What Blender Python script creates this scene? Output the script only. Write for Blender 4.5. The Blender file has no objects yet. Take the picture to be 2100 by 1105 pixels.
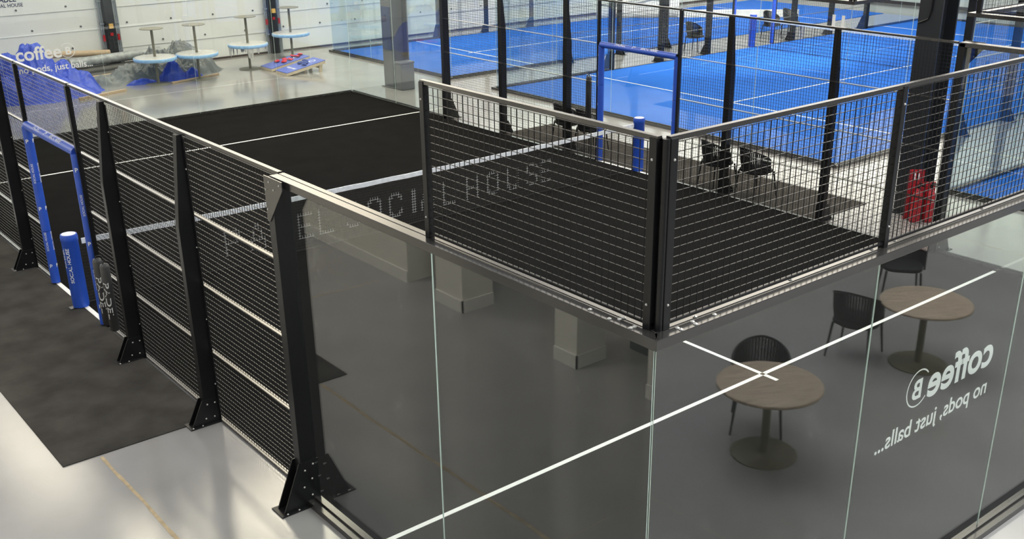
import bpy, bmesh, math, random
from mathutils import Vector, Matrix, noise
S = bpy.context.scene
COL = S.collection
PI = math.pi
random.seed(7)

# ------------------------------------------------------------------ materials
MATS = {}
def M(name, base, rough=.5, metal=0., spec=.5, var=0., vscale=4., bump=0., bscale=60., rvar=0., stretch=None, coat=0., emit=None, estr=0.):
    if name in MATS: return MATS[name]
    m = bpy.data.materials.new(name); m.use_nodes = True
    nt = m.node_tree; n = nt.nodes; l = nt.links
    p = n['Principled BSDF']
    p.inputs['Base Color'].default_value = (*base, 1)
    p.inputs['Roughness'].default_value = rough
    p.inputs['Metallic'].default_value = metal
    p.inputs['Specular IOR Level'].default_value = spec
    p.inputs['Coat Weight'].default_value = coat; p.inputs['Coat Roughness'].default_value = min(.2, rough)
    if emit:
        p.inputs['Emission Color'].default_value = (*emit, 1); p.inputs['Emission Strength'].default_value = estr
    tc = n.new('ShaderNodeTexCoord'); mp = n.new('ShaderNodeMapping')
    l.new(tc.outputs['Object'], mp.inputs['Vector'])
    if stretch: mp.inputs['Scale'].default_value = stretch
    if var or rvar:
        nz = n.new('ShaderNodeTexNoise'); nz.inputs['Scale'].default_value = vscale; nz.inputs['Detail'].default_value = 6
        l.new(mp.outputs['Vector'], nz.inputs['Vector'])
        if var:
            r = n.new('ShaderNodeValToRGB')
            r.color_ramp.elements[0].position = .3; r.color_ramp.elements[1].position = .7
            r.color_ramp.elements[0].color = tuple(c*(1-var) for c in base)+(1,)
            r.color_ramp.elements[1].color = tuple(min(1, c*(1+var)) for c in base)+(1,)
            l.new(nz.outputs['Fac'], r.inputs['Fac']); l.new(r.outputs['Color'], p.inputs['Base Color'])
        if rvar:
            mr = n.new('ShaderNodeMapRange'); mr.inputs[1].default_value = .3; mr.inputs[2].default_value = .7
            mr.inputs[3].default_value = max(.02, rough-rvar); mr.inputs[4].default_value = rough+rvar
            l.new(nz.outputs['Fac'], mr.inputs[0]); l.new(mr.outputs[0], p.inputs['Roughness'])
    if bump:
        nb = n.new('ShaderNodeTexNoise'); nb.inputs['Scale'].default_value = bscale; nb.inputs['Detail'].default_value = 4
        b = n.new('ShaderNodeBump'); b.inputs['Strength'].default_value = bump; b.inputs['Distance'].default_value = .01
        l.new(mp.outputs['Vector'], nb.inputs['Vector']); l.new(nb.outputs['Fac'], b.inputs['Height']); l.new(b.outputs['Normal'], p.inputs['Normal'])
    MATS[name] = m; return m

def glass_material(name, tint, dirt=0.):
    m = bpy.data.materials.new(name); m.use_nodes = True
    nt = m.node_tree; n = nt.nodes; l = nt.links; n.clear()
    out = n.new('ShaderNodeOutputMaterial')
    tr = n.new('ShaderNodeBsdfTransparent'); tr.inputs['Color'].default_value = (*tint, 1)
    gl = n.new('ShaderNodeBsdfGlossy'); gl.inputs['Roughness'].default_value = 0.0
    mx = n.new('ShaderNodeMixShader')
    ge = n.new('ShaderNodeNewGeometry')
    dot = n.new('ShaderNodeVectorMath'); dot.operation = 'DOT_PRODUCT'
    l.new(ge.outputs['Normal'], dot.inputs[0]); l.new(ge.outputs['Incoming'], dot.inputs[1])
    def mt(op, a, b=None):
        q = n.new('ShaderNodeMath'); q.operation = op
        for i, v in enumerate((a, b)):
            if v is None: continue
            if isinstance(v, (int, float)): q.inputs[i].default_value = v
            else: l.new(v, q.inputs[i])
        return q.outputs[0]
    c = mt('ABSOLUTE', dot.outputs['Value'])
    f = mt('POWER', mt('SUBTRACT', 1., c), 5.)
    f = mt('ADD', mt('MULTIPLY', f, .91), .09)
    l.new(f, mx.inputs['Fac']); l.new(tr.outputs[0], mx.inputs[1]); l.new(gl.outputs[0], mx.inputs[2])
    res = mx.outputs[0]
    if dirt:
        df = n.new('ShaderNodeBsdfDiffuse'); df.inputs['Color'].default_value = (.75, .75, .72, 1)
        tc = n.new('ShaderNodeTexCoord'); nz = n.new('ShaderNodeTexNoise'); nz.inputs['Scale'].default_value = 2.3
        nz.inputs['Detail'].default_value = 9; nz.inputs['Roughness'].default_value = .7
        l.new(tc.outputs['Object'], nz.inputs['Vector'])
        mr = n.new('ShaderNodeMapRange'); mr.inputs[1].default_value = .61; mr.inputs[2].default_value = .78
        mr.inputs[3].default_value = 0.; mr.inputs[4].default_value = dirt
        l.new(nz.outputs['Fac'], mr.inputs[0])
        m2 = n.new('ShaderNodeMixShader'); l.new(mr.outputs[0], m2.inputs['Fac']); l.new(res, m2.inputs[1]); l.new(df.outputs[0], m2.inputs[2])
        res = m2.outputs[0]
    l.new(res, out.inputs['Surface'])
    return m

def emitter(name, col, s):
    m = bpy.data.materials.new(name); m.use_nodes = True
    n = m.node_tree.nodes; l = m.node_tree.links; n.clear()
    o = n.new('ShaderNodeOutputMaterial'); e = n.new('ShaderNodeEmission')
    e.inputs['Color'].default_value = (*col, 1); e.inputs['Strength'].default_value = s
    l.new(e.outputs[0], o.inputs['Surface']); return m

def concrete():
    m = M('polished_concrete', (.315, .305, .297), rough=.2, spec=.7, var=.10, vscale=.9)
    n = m.node_tree.nodes; l = m.node_tree.links; p = n['Principled BSDF']
    tc = n.new('ShaderNodeTexCoord')
    # patchy trowelled sheen
    a = n.new('ShaderNodeTexNoise'); a.inputs['Scale'].default_value = 1.6; a.inputs['Detail'].default_value = 12; a.inputs['Roughness'].default_value = .78
    l.new(tc.outputs['Object'], a.inputs['Vector'])
    mr = n.new('ShaderNodeMapRange'); mr.inputs[1].default_value = .35; mr.inputs[2].default_value = .68; mr.inputs[3].default_value = .03; mr.inputs[4].default_value = .085
    l.new(a.outputs['Fac'], mr.inputs[0]); l.new(mr.outputs[0], p.inputs['Roughness'])
    b = n.new('ShaderNodeTexNoise'); b.inputs['Scale'].default_value = 60; b.inputs['Detail'].default_value = 6; b.inputs['Roughness'].default_value = .7
    l.new(tc.outputs['Object'], b.inputs['Vector'])
    bp = n.new('ShaderNodeBump'); bp.inputs['Strength'].default_value = .045; bp.inputs['Distance'].default_value = .01
    l.new(b.outputs['Fac'], bp.inputs['Height']); l.new(bp.outputs['Normal'], p.inputs['Normal'])
    return m

BLK = M('black_powder_coat', (.010, .010, .011), rough=.32, spec=.35)
BLKP = M('black_satin_frame', (.030, .028, .026), rough=.2, spec=.95, var=.08, vscale=8, stretch=(1, 8, 8))
WIRE = M('black_coated_wire', (.008, .008, .008), rough=.3, spec=.3)
STEEL = M('zinc_bolt', (.72, .70, .66), rough=.35, metal=.6)
CONC = concrete()
TURFK = M('black_turf', (.0125, .0125, .0125), rough=1., spec=.0, var=.10, vscale=2.2, bump=.5, bscale=240)
TURFM = M('charcoal_mat', (.062, .058, .053), rough=1., spec=.03, var=.25, vscale=2.4, bump=.5, bscale=200)
TURFB = M('blue_turf', (.032, .155, .60), rough=.95, spec=.05, var=.06, vscale=1.2, bump=.4, bscale=200)
LINE = M('white_line_paint', (.80, .80, .78), rough=.8, spec=.2, var=.03, vscale=30)
PADB = M('blue_vinyl_padding', (.022, .085, .50), rough=.42, spec=.5, var=.06, vscale=6, bump=.12, bscale=18)
WHT = M('white_print', (.82, .83, .83), rough=.6, spec=.3, var=.02)
STICK = M('white_vinyl_lettering', (.86, .87, .86), rough=.55, spec=.3, var=.02)
TAPE = M('white_net_tape', (.78, .81, .86), rough=.75, var=.12, vscale=14, bump=.3, bscale=30)
NETM = M('black_net_cord', (.028, .028, .028), rough=.8, spec=.2)
NETW = M('white_net_cord', (.42, .43, .44), rough=.8, spec=.2)
GLASS = glass_material('clear_toughened_glass', (.965, .985, .972), .13)
GLASSF = glass_material('greenish_toughened_glass', (.945, .978, .972), .05)
GEDGE = M('polished_glass_edge', (.62, .74, .68), rough=.3, spec=.5, var=.04)
ROPE = M('black_rope', (.010, .011, .012), rough=.6, spec=.4, bump=.4, bscale=90)
CHFR = M('black_chair_frame', (.010, .010, .011), rough=.4, spec=.4)
OAK = M('grey_oak_tabletop', (.46, .36, .27), rough=.45, var=.22, vscale=5, stretch=(1, 9, 1), spec=.4)
BRONZE = M('olive_bronze_metal', (.15, .135, .085), rough=.45, spec=.5, var=.08, vscale=8)
OLIVE = M('taupe_metal', (.20, .19, .15), rough=.45, spec=.5, var=.05)
DCOL = M('dark_grey_steel', (.017, .019, .023), rough=.38, spec=.5, var=.06)
GCOL = M('mid_grey_steel', (.13, .135, .145), rough=.5, spec=.4, var=.05)
RED = M('signal_red', (.42, .012, .022), rough=.35, spec=.5, var=.04)
WALL = M('white_wall_panel', (.78, .79, .785), rough=.55, spec=.35, var=.03, vscale=.8)
SEAM = M('grey_panel_seam', (.38, .39, .39), rough=.6, var=.03)
DARKW = M('dark_skirting', (.06, .045, .045), rough=.6, var=.05)
CREAM = M('cream_painted_wall', (.70, .67, .59), rough=.6, var=.03, vscale=2)
SKIRT = M('cream_skirting', (.72, .70, .64), rough=.5, var=.02)
DTEAL = M('dark_teal_door', (.045, .06, .062), rough=.5, var=.04)
TARPB = M('blue_tarpaulin', (.03, .075, .52), rough=.36, spec=.5, var=.12, vscale=5, bump=.5, bscale=9)
TARPG = M('grey_tarpaulin', (.17, .185, .19), rough=.33, spec=.5, var=.22, vscale=4, bump=.55, bscale=8)
TARPS = M('silver_sheeting', (.32, .34, .35), rough=.3, spec=.6, var=.3, vscale=7, bump=.6, bscale=9)
ROLLK = M('black_roll', (.05, .05, .052), rough=.4, spec=.5, var=.2, vscale=6)
TIMB = M('pale_timber', (.50, .375, .255), rough=.65, var=.15, vscale=6, stretch=(1, 10, 10))
PLY = M('birch_ply_edge', (.62, .52, .38), rough=.6, var=.1, vscale=9)
CBLUE = M('blue_board_paint', (.10, .145, .50), rough=.5, var=.05)
RBAG = M('red_bean_bag', (.50, .03, .06), rough=.8, var=.1, vscale=20, bump=.3)
BBAG = M('navy_bean_bag', (.025, .05, .24), rough=.8, var=.1, vscale=20, bump=.3)
BTAPE = M('pale_blue_wrap_tape', (.30, .52, .82), rough=.35, var=.15, vscale=12)
WRAP = M('clear_wrap_film', (.56, .55, .54), rough=.25, spec=.6, var=.12, vscale=10, bump=.4, bscale=14)
PIPE = M('galvanised_conduit', (.30, .33, .37), rough=.4, metal=.3, var=.1)
YEL = M('amber_switch_box', (.70, .42, .12), rough=.5, var=.05)
SHEET = M('bright_area_white', (.86, .86, .85), rough=.8, var=.03, bump=.3, bscale=6)
JOINT = M('tan_joint_filler', (.40, .31, .19), rough=.7, var=.2, vscale=12)
NAVY = M('navy_print', (.03, .035, .10), rough=.6, var=.03)
REFLB = M('column_reflection_blue', (.018, .04, .13), rough=.5, var=.1)
GREYB = M('grey_plastic_bin', (.15, .155, .165), rough=.45, var=.05)
PALE = M('pale_grey_kerb', (.45, .47, .45), rough=.6, var=.05)

# ------------------------------------------------------------------ mesh builder
class MB:
    def __init__(s): s.v = []; s.f = []; s.m = []; s.sm = []
    def add(s, vs, fs, m=0, smooth=False):
        o = len(s.v); s.v += [tuple(v) for v in vs]
        for f in fs: s.f.append([i+o for i in f]); s.m.append(m); s.sm.append(smooth)
    def box(s, x0, x1, y0, y1, z0, z1, m=0, mside=None):
        if x0 > x1: x0, x1 = x1, x0
        vs = [(x, y, z) for x in (x0, x1) for y in (y0, y1) for z in (z0, z1)]
        fs = [[0, 1, 3, 2], [4, 6, 7, 5], [0, 4, 5, 1], [2, 3, 7, 6], [0, 2, 6, 4], [1, 5, 7, 3]]
        o = len(s.v); s.v += vs
        for k, f in enumerate(fs):
            s.f.append([i+o for i in f]); s.sm.append(False)
            s.m.append(mside if (mside is not None and k not in (2, 3)) else m)
        return s
    def prism(s, poly, axis, a, b, m=0):
        # poly in the other two axes, in cyclic order; extruded from a to b on `axis`
        def P(p, t): return {'x': (t, p[0], p[1]), 'y': (p[0], t, p[1]), 'z': (p[0], p[1], t)}[axis]
        n = len(poly); vs = [P(p, a) for p in poly]+[P(p, b) for p in poly]
        fs = [list(range(n))[::-1], list(range(n, 2*n))]+[[i, (i+1) % n, n+(i+1) % n, n+i] for i in range(n)]
        s.add(vs, fs, m); return s
    def bar(s, p, q, w, h, m=0, up=(0, 0, 1)):
        p = Vector(p); q = Vector(q); d = (q-p).normalized(); u = Vector(up)
        if abs(d.dot(u)) > .99: u = Vector((1, 0, 0))
        a = d.cross(u).normalized()*w/2; b = a.cross(d).normalized()*h/2
        vs = [c+i*a+j*b for c in (p, q) for i, j in ((-1, -1), (1, -1), (1, 1), (-1, 1))]
        s.add(vs, [[0, 1, 2, 3], [7, 6, 5, 4], [0, 4, 5, 1], [1, 5, 6, 2], [2, 6, 7, 3], [3, 7, 4, 0]], m); return s
    def cyl(s, p, q, r, n=16, r2=None, m=0, smooth=True):
        r2 = r if r2 is None else r2
        p = Vector(p); q = Vector(q); d = (q-p).normalized()
        u = Vector((0, 0, 1)) if abs(d.z) < .9 else Vector((1, 0, 0))
        a = d.cross(u).normalized(); b = a.cross(d)
        vs = []
        for c, rr in ((p, r), (q, r2)):
            vs += [c+(a*math.cos(2*PI*i/n)+b*math.sin(2*PI*i/n))*rr for i in range(n)]
        s.add(vs, [[i, (i+1) % n, n+(i+1) % n, n+i] for i in range(n)], m, smooth)
        s.add(vs, [list(range(n))[::-1], list(range(n, 2*n))], m); return s
    def tube(s, pts, r, n=8, m=0, closed=False):
        pts = [Vector(p) for p in pts]; N = len(pts); vs = []; up = Vector((0, 0, 1))
        for i, p in enumerate(pts):
            if closed: d = pts[(i+1) % N]-pts[i-1]
            else: d = pts[min(i+1, N-1)]-pts[max(i-1, 0)]
            d.normalize(); u = up if abs(d.z) < .95 else Vector((1, 0, 0))
            a = d.cross(u).normalized(); b = a.cross(d)
            vs += [p+(a*math.cos(2*PI*k/n)+b*math.sin(2*PI*k/n))*r for k in range(n)]
        fs = []
        for i in range(N if closed else N-1):
            j = (i+1) % N
            fs += [[i*n+k, i*n+(k+1) % n, j*n+(k+1) % n, j*n+k] for k in range(n)]
        s.add(vs, fs, m, True)
        if not closed: s.add(vs[:n]+vs[-n:], [list(range(n))[::-1], list(range(n, 2*n))], m)
        return s
    def lathe(s, prof, n=40, c=(0, 0, 0), m=0, smooth=True, sx=1, sy=1):
        vs = []
        for r, z in prof: vs += [(c[0]+sx*r*math.cos(2*PI*i/n), c[1]+sy*r*math.sin(2*PI*i/n), c[2]+z) for i in range(n)]
        fs = []
        for k in range(len(prof)-1):
            fs += [[k*n+i, k*n+(i+1) % n, (k+1)*n+(i+1) % n, (k+1)*n+i] for i in range(n)]
        s.add(vs, fs, m, smooth)
        s.add(vs[:n]+vs[-n:], [list(range(n))[::-1], list(range(n, 2*n))], m); return s
    def build(s, name, mats, parent=None, loc=None, bevel=0):
        if not isinstance(mats, (list, tuple)): mats = [mats]
        me = bpy.data.meshes.new(name); me.from_pydata(s.v, [], s.f)
        for q in mats: me.materials.append(q)
        me.polygons.foreach_set('material_index', s.m); me.polygons.foreach_set('use_smooth', s.sm)
        me.update()
        bm = bmesh.new(); bm.from_mesh(me); bmesh.ops.recalc_face_normals(bm, faces=bm.faces); bm.to_mesh(me); bm.free()
        o = bpy.data.objects.new(name, me); COL.objects.link(o)
        if parent: o.parent = parent
        if loc: o.location = loc
        if bevel:
            b = o.modifiers.new('bevel', 'BEVEL'); b.width = bevel; b.segments = 2; b.limit_method = 'ANGLE'
        return o

def tag(o, label=None, cat=None, group=None, kind=None):
    if label: o['label'] = label
    if cat: o['category'] = cat
    if group: o['group'] = group
    if kind: o['kind'] = kind
    return o
def thing(name, label, cat, loc=(0, 0, 0), rz=0, group=None):
    o = bpy.data.objects.new(name, None); COL.objects.link(o)
    o.location = loc; o.rotation_euler = (0, 0, rz); o.empty_display_size = .2
    return tag(o, label, cat, group)
def structure(o): o['kind'] = 'structure'; return o
def copy_tree(o, parent=None):
    c = o.copy(); COL.objects.link(c)
    if parent: c.parent = parent
    for ch in list(o.children): copy_tree(ch, c)
    return c
def clone(root, loc, rz, label, group=None):
    c = copy_tree(root); c.location = loc; c.rotation_euler = (0, 0, rz); c['label'] = label
    if group: c['group'] = group
    return c

DG = None
def text(name, body, mat, parent, box, plane, off=0., bold=0., ext=.0015, flip=False, stretch=True):
    """lettering fitted into box (a0,a1,b0,b1). plane: function (a,b,depth)->xyz"""
    cu = bpy.data.curves.new(name, 'FONT'); cu.body = body; cu.size = 1; cu.offset = bold; cu.extrude = .01
    t = bpy.data.objects.new(name, cu); COL.objects.link(t)
    dg = bpy.context.evaluated_depsgraph_get()
    me = bpy.data.meshes.new_from_object(t.evaluated_get(dg))
    bpy.data.objects.remove(t); bpy.data.curves.remove(cu)
    xs = [v.co.x for v in me.vertices]; ys = [v.co.y for v in me.vertices]
    x0, x1, y0, y1 = min(xs), max(xs), min(ys), max(ys)
    a0, a1, b0, b1 = box
    for v in me.vertices:
        a = a0+(v.co.x-x0)/(x1-x0)*(a1-a0); b = b0+(v.co.y-y0)/(y1-y0)*(b1-b0)
        v.co = plane(a, b, off+(ext if v.co.z > 0 else 0))
    me.materials.clear(); me.materials.append(mat); me.update()
    bm = bmesh.new(); bm.from_mesh(me); bmesh.ops.recalc_face_normals(bm, faces=bm.faces); bm.to_mesh(me); bm.free()
    o = bpy.data.objects.new(name, me); COL.objects.link(o)
    if parent: o.parent = parent
    return o

_bolt = {}
def bolt(parent, p, axis, r=.009, name='bolt'):
    key = (axis, r)
    if key not in _bolt:
        b = MB(); a = {'x': (1, 0, 0), 'y': (0, 1, 0), 'z': (0, 0, 1), '-y': (0, -1, 0), '-x': (-1, 0, 0)}[axis]
        a = Vector(a); b.cyl((0, 0, 0), a*.004, r, 10); b.cyl(a*.004, a*.009, r*.8, 10, r2=r*.35)
        o = b.build(name, STEEL, parent); o.location = p; _bolt[key] = o.data; return o
    o = bpy.data.objects.new(name, _bolt[key]); COL.objects.link(o); o.parent = parent; o.location = p; return o

# ------------------------------------------------------------------ fence components (local: X along run, Y outward, Z up)
def wires(b, x0, x1, z0, z1, pitch=.05, w=.004, y=0.):
    n = max(1, round((x1-x0)/pitch))
    for i in range(n+1):
        x = x0+(x1-x0)*i/n; b.box(x-w*.42, x+w*.42, y, y+w, z0, z1)
    n = max(1, round((z1-z0)/pitch))
    for i in range(n+1):
        z = z0+(z1-z0)*i/n; b.box(x0, x1, y+w, y+2.2*w, z-w*.38, z+w*.38)
    return b
H = 2.97
def tapered_post(parent, x, side=1, detail=True, foot=True, d=.15):
    """side=+1: the face with the bolts looks to +X; -1: to -X"""
    b = MB(); b.prism([(.0, 0), (d, 0), (d, 2.08), (.055, H-.03), (0, H-.03)], 'x', x-.04, x+.04)
    b.box(x+side*.04, x+side*.075, -.004, .006, .02, H-.06)
    o = b.build('post', BLK, parent, bevel=.004 if detail else 0)
    if foot:
        f = MB()
        for sx in (-.052, .04): f.prism([(-.0, .012), (.30, .012), (d+.02, .27), (0, .27)], 'x', x+sx, x+sx+.012)
        f.box(x-.085, x+.085, -.0, .33, .0, .012)
        fo = f.build('foot_bracket', BLK, parent)
        if detail:
            for yy, zz in ((.04, .22), (.12, .22), (.06, .07), (.15, .07)): bolt(fo, (x+side*.052, yy, zz), 'x' if side > 0 else '-x')
            for yy in (.2, .3): bolt(fo, (x+side*.07, yy, .012), 'z')
    if detail:
        for z in (2.62, 1.86, 1.12, .42): bolt(o, (x+side*.058, .008, z), 'y')
    return o
def gusset_post(parent, x, inward, detail=True, foot=True):
    """square end post of a glass wall; inward=+1 when the glass runs towards +X"""
    b = MB(); b.box(x-.05, x+.05, -.03, .13, .0, 2.955)
    o = b.build('end_post', BLK, parent, bevel=.004 if detail else 0)
    g = MB()
    a = inward
    poly = [(x-a*.055, 2.97), (x+a*.24, 2.97), (x+a*.24, 2.90), (x-a*.015, 2.60), (x-a*.055, 2.60)]
    g.prism(poly if a > 0 else poly[::-1], 'y', .13, .138)
    go = g.build('gusset_plate', BLKP, parent)
    if detail:
        for dx, z in ((.03, 2.93), (-.03, 2.86), (.1, 2.88), (.2, 2.935), (-.03, 2.70)): bolt(go, (x+a*dx, .138, z), 'y', .008)
    if foot:
        f = MB()
        for sx in (-.064, .052): f.prism([(-.03, .012), (.33, .012), (.15, .44), (-.03, .44)], 'x', x+sx, x+sx+.012)
        f.box(x-.1, x+.1, -.02, .37, 0, .012)
        fo = f.build('foot_bracket', BLK, parent)
        if detail:
            for yy, zz in ((.02, .40), (.10, .36), (.04, .26), (.12, .2), (.05, .1)): bolt(fo, (x+a*.064, yy, zz), 'x' if a > 0 else '-x')
            for yy in (.2, .31): bolt(fo, (x+a*.085, yy, .012), 'z')
    return o
def glass_run(t, L, panels, start='corner', end='corner', top=None, detail=1, gm=None):
    """glass wall of length L; panels: joint positions; top: (a,b,[posts]) range of the mesh above"""
    gm = gm or GLASS
    for a, c in zip(panels[:-1], panels[1:]):
        MB().box(a+.003, c-.003, 0, .007, .05, 2.93, 0, 1).build('glass_panel', [gm, GEDGE], t)
    e0 = -.10 if start == 'corner' else -.05; e1 = .10 if end == 'corner' else .05
    i0 = .02 if start == 'corner' else -.05; i1 = -.02 if end == 'corner' else .05
    f = MB()
    f.prism([(i0+.0, -.03), (L+i1, -.03), (L+i1+(.05 if end == 'corner' else 0), .02), (i0-(.05 if start == 'corner' else 0), .02)], 'z', 2.905, 2.965)
    f.prism([(i0-(.06 if start == 'corner' else 0), .026), (L+i1+(.06 if end == 'corner' else 0), .026), (L+e1, .10), (e0, .10)], 'z', 2.905, 2.965)
    fr = f.build('top_frame', BLKP, t, bevel=.003 if detail else 0)
    c = MB()
    c.prism([(i0, -.03), (L+i1, -.03), (L+e1, .10), (e0, .10)], 'z', .0, .055)
    c.box(i0, L+i1, .014, .04, .055, .075)
    c.build('bottom_channel', BLKP, t)
    if top:
        a, b_, posts = top
        pitch = .05 if detail else .1
        wires(MB(), a+.03, b_-.02, 3.0, 3.93, pitch, .0042, .006).build('mesh_panel', WIRE, t)
        r = MB(); r.box(a, b_, -.006, .024, 3.94, 3.965); r.build('top_rail', BLKP, t)
        r = MB(); r.box(a, b_, .0, .02, 2.985, 3.0); r.build('bottom_rail', BLK, t)
        for x, w in posts:
            p = MB(); p.box(x-w/2, x+w/2, -.014, .03, 2.965, 3.955)
            po = p.build('mesh_post', BLK, t, bevel=.003 if detail else 0)
            if detail:
                for z in (3.10, 3.85): bolt(po, (x, .03, z), 'y', .007)
    return fr
def mesh_run(t, L, posts, side, skip_end_rail=False, detail=1, pitch=.05, joints=None):
    zs = [0.02, .77, 1.48, 2.19, H-.03]
    xs = joints or [0, L]
    for a, c in zip(xs[:-1], xs[1:]):
        for z0, z1 in zip(zs[:-1], zs[1:]):
            wires(MB(), a+.03, c-.03, z0+.02, z1-.02, pitch, .0042, -.012).build('mesh_panel', WIRE, t)
    for z in zs[:-1]:
        MB().box(0, L, -.036, .010, z-.004, z+.004).build('rail', BLKP, t)
    MB().box(0, L, -.028, .012, H-.03, H).build('top_rail', BLKP, t)
    for x in posts: tapered_post(t, x, side, bool(detail))
def door_frame(t, L, detail=1, pitch=.05, near_text=False, pad=True):
    for x in (0, L):
        MB().box(x-.025, x+.025, -.02, .03, 0, H-.03).build('upright', BLK, t)
    MB().box(0, L, -.028, .012, H-.03, H).build('top_rail', BLKP, t)
    MB().box(0, L, -.02, .02, 2.18, 2.22).build('lintel', BLK, t)
    wires(MB(), .03, L-.03, 2.24, H-.05, pitch, .0042, -.012).build('mesh_panel', WIRE, t)
    for x, s in ((0, 1), (L, -1)):
        b = MB(); c = x+s*.06
        b.cyl((c, .02, .03), (c, .02, .76), .058, 20); b.cyl((c, .02, .765), (c, .02, 1.44), .058, 20); b.cyl((c, .02, 1.445), (c, .02, 2.16), .058, 20)
        po = b.build('post_padding', PADB, t)
        if detail:
            def pl(a, bb, d, c=c): # wrap round the pad, facing outward/along
                an = a/.06; return (c+math.cos(an)*(.059+d), .02+math.sin(an)*(.059+d), bb)
            ka = {1: (2.2, 3.6), -1: (-.5, .9)}
            for k, z in enumerate((1.95, 1.55, 1.05, .62, .25)):
                for an in ((2.5, 4.0) if True else ()):
                    a0 = an*.06
                    if k % 2 == 0: text('padding_print', 'P', WHT, po, (a0-.018, a0+.018, z, z+.05), pl, 0, .02, .001)
                    else: text('padding_print', 'SOCIAL HOUSE', WHT, po, (z-.13, z+.13, -a0-.014, -a0+.014), lambda a, bb, d, pl=pl: pl(-bb, a, d), 0, .0, .001)
    b = MB(); n = 16
    b.cyl((.06, .01, 2.17), (L-.06, .01, 2.17), .055, n)
    bo = b.build('lintel_padding', PADB, t)
    if detail:
        for x0, x1, s in ((.45, .72, 'PADEL'), (.88, .96, 'P'), (1.1, 1.5, 'SOCIAL HOUSE')):
            k = 1 if t.get('flip') else -1
            # printed on the upper half of the roll, readable from the camera side of the hall
            text('padding_print', s, WHT, bo, (x0, x1, -.02, .03), (lambda a, bb, d: (L-a if not t.get('inside') else a, .01+(.0555+d)*math.cos(1.0+bb/.056)*(1 if not t.get('inside') else -1), 2.17+(.0555+d)*math.sin(1.0+bb/.056))), 0, .02, .001)
    return t

# ------------------------------------------------------------------ room shell
f = MB(); f.box(-12, 40, -14, 27.3, -.2, 0); fl = structure(f.build('floor', CONC))
# sawn floor joints, filled tan
def joint(x0, y0, x1, y1, w, wob=.012, step=.12):
    b = MB(); d = Vector((x1-x0, y1-y0, 0)); L = d.length; d.normalize(); nrm = Vector((-d.y, d.x, 0)); n = int(L/step); vs = []; fs = []
    for i in range(n+1):
        c = Vector((x0, y0, .0015))+d*(L*i/n)
        a = w/2*(1+.5*noise.noise(c*5)); o_ = wob*noise.noise(c*3.1)
        vs += [c+nrm*(a+o_), c-nrm*(a*.9-o_)]
    fs = [[2*i, 2*i+1, 2*i+3, 2*i+2] for i in range(n)]
    b.add(vs, fs); return structure(b.build('floor_joint', JOINT, fl))
joint(-1.19, 6.0, -1.19, -9, .034); joint(-3.4, 8.3, -1.7, 8.35, .012); joint(-3.6, 2.1, 0, 2.15, .006)
joint(2.3, -12, 2.3, -.4, .005); joint(-3, -4.2, 20, -4.2, .005); joint(10.9, -10, 10.9, 5, .006); joint(0, 23.6, 13, 23.6, .006)

w = MB(); w.box(-12, 40, 27.24, 27.6, 0, 3.5); w.box(-12, 40, 27.24, 27.6, 8.4, 10)
wf = structure(w.build('wall_far', WALL))
s_ = MB()
for z in (.62, 1.17, 1.72, 2.27, 2.82, 3.37): s_.box(-12, 40, 27.228, 27.24, z-.006, z+.006)
structure(s_.build('panel_seam', SEAM, wf))
s_ = MB()
for i in range(40):
    for k, z in enumerate((.74, 1.29, 1.84, 2.39)):
        x = -2.0+i*1.27+(.31 if k % 2 else 0)
        s_.cyl((x, 27.24, z), (x, 27.222, z), .028, 10)
structure(s_.build('panel_fastener', GCOL, wf))
structure(MB().box(-12, 40, 27.2, 27.24, 0, .05).build('baseboard_far', DARKW))
text('wall_lettering', 'SOCIAL HOUSE', NAVY, wf, (3.72, 4.55, 1.93, 2.02), lambda a, b, d: (a, 27.238-d, b), 0, .012, .003)
text('wall_lettering', 'PADEL', NAVY, wf, (3.9, 4.4, 2.06, 2.20), lambda a, b, d: (a, 27.238-d, b), 0, .02, .003)
# high clerestory glazing of the far wall, daylight behind it
structure(MB().box(-12, 40, 27.3, 27.4, 3.5, 8.4).build('window_or_fill_1', emitter('daylight_clerestory', (1, .955, .85), 3.2)))
# roof lights, with unseen fill panels added among them
SKY = emitter('daylight_rooflight', (1, .91, .70), 13.); SKYA = emitter('daylight_rooflight_end', (1, .92, .74), 4.2); SKYL = emitter('daylight_rooflight_wide', (1, .89, .68), 4.4)
k = 2
for x0, x1, y0, y1 in ((1.1, 2.75, 20.8, 27), (4.2, 5.05, 15.3, 18.7), (5.2, 6.9, 15.3, 18.7), (2.3, 3.4, 15.8, 18.8), (6.6, 16, 17.2, 26.8)):
    structure(MB().box(x0, x1, y0, y1, 9.0, 9.06).build('window_or_fill_%d' % k, SKYL if x1-x0 > 5 else (SKYA if y0 > 20 else SKY))); k += 1
SKY2 = emitter('rooflight_and_fill_soft', (1, .97, .92), 2.8)
for x0, x1, y0, y1 in ((17, 29, 12, 15), (17, 29, 21, 24), (20, 29, 2, 5), (20, 36, 8.2, 10.6), (.5, 6.5, 2.5, 9)):  # last panel is an unseen fill added to light the gallery wall
    structure(MB().box(x0, x1, y0, y1, 9.0, 9.06).build('window_or_fill_%d' % k, SKY2)); k += 1
structure(MB().box(9.5, 19, 3, 13, 9.0, 9.06).build('window_or_fill_%d' % k, emitter('fill_panel_warm', (1, .92, .78), 4.4))); k += 1  # unseen fill panel added to brighten the floor beyond the right fence
structure(MB().box(1, 11, -10, -1.5, 9.0, 9.06).build('window_or_fill_%d' % k, emitter('fill_panel_cafe', (.97, 1, 1), 6.5))); k += 1  # unseen fill panel added so the cafe floor reflects brighter in the glass
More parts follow.
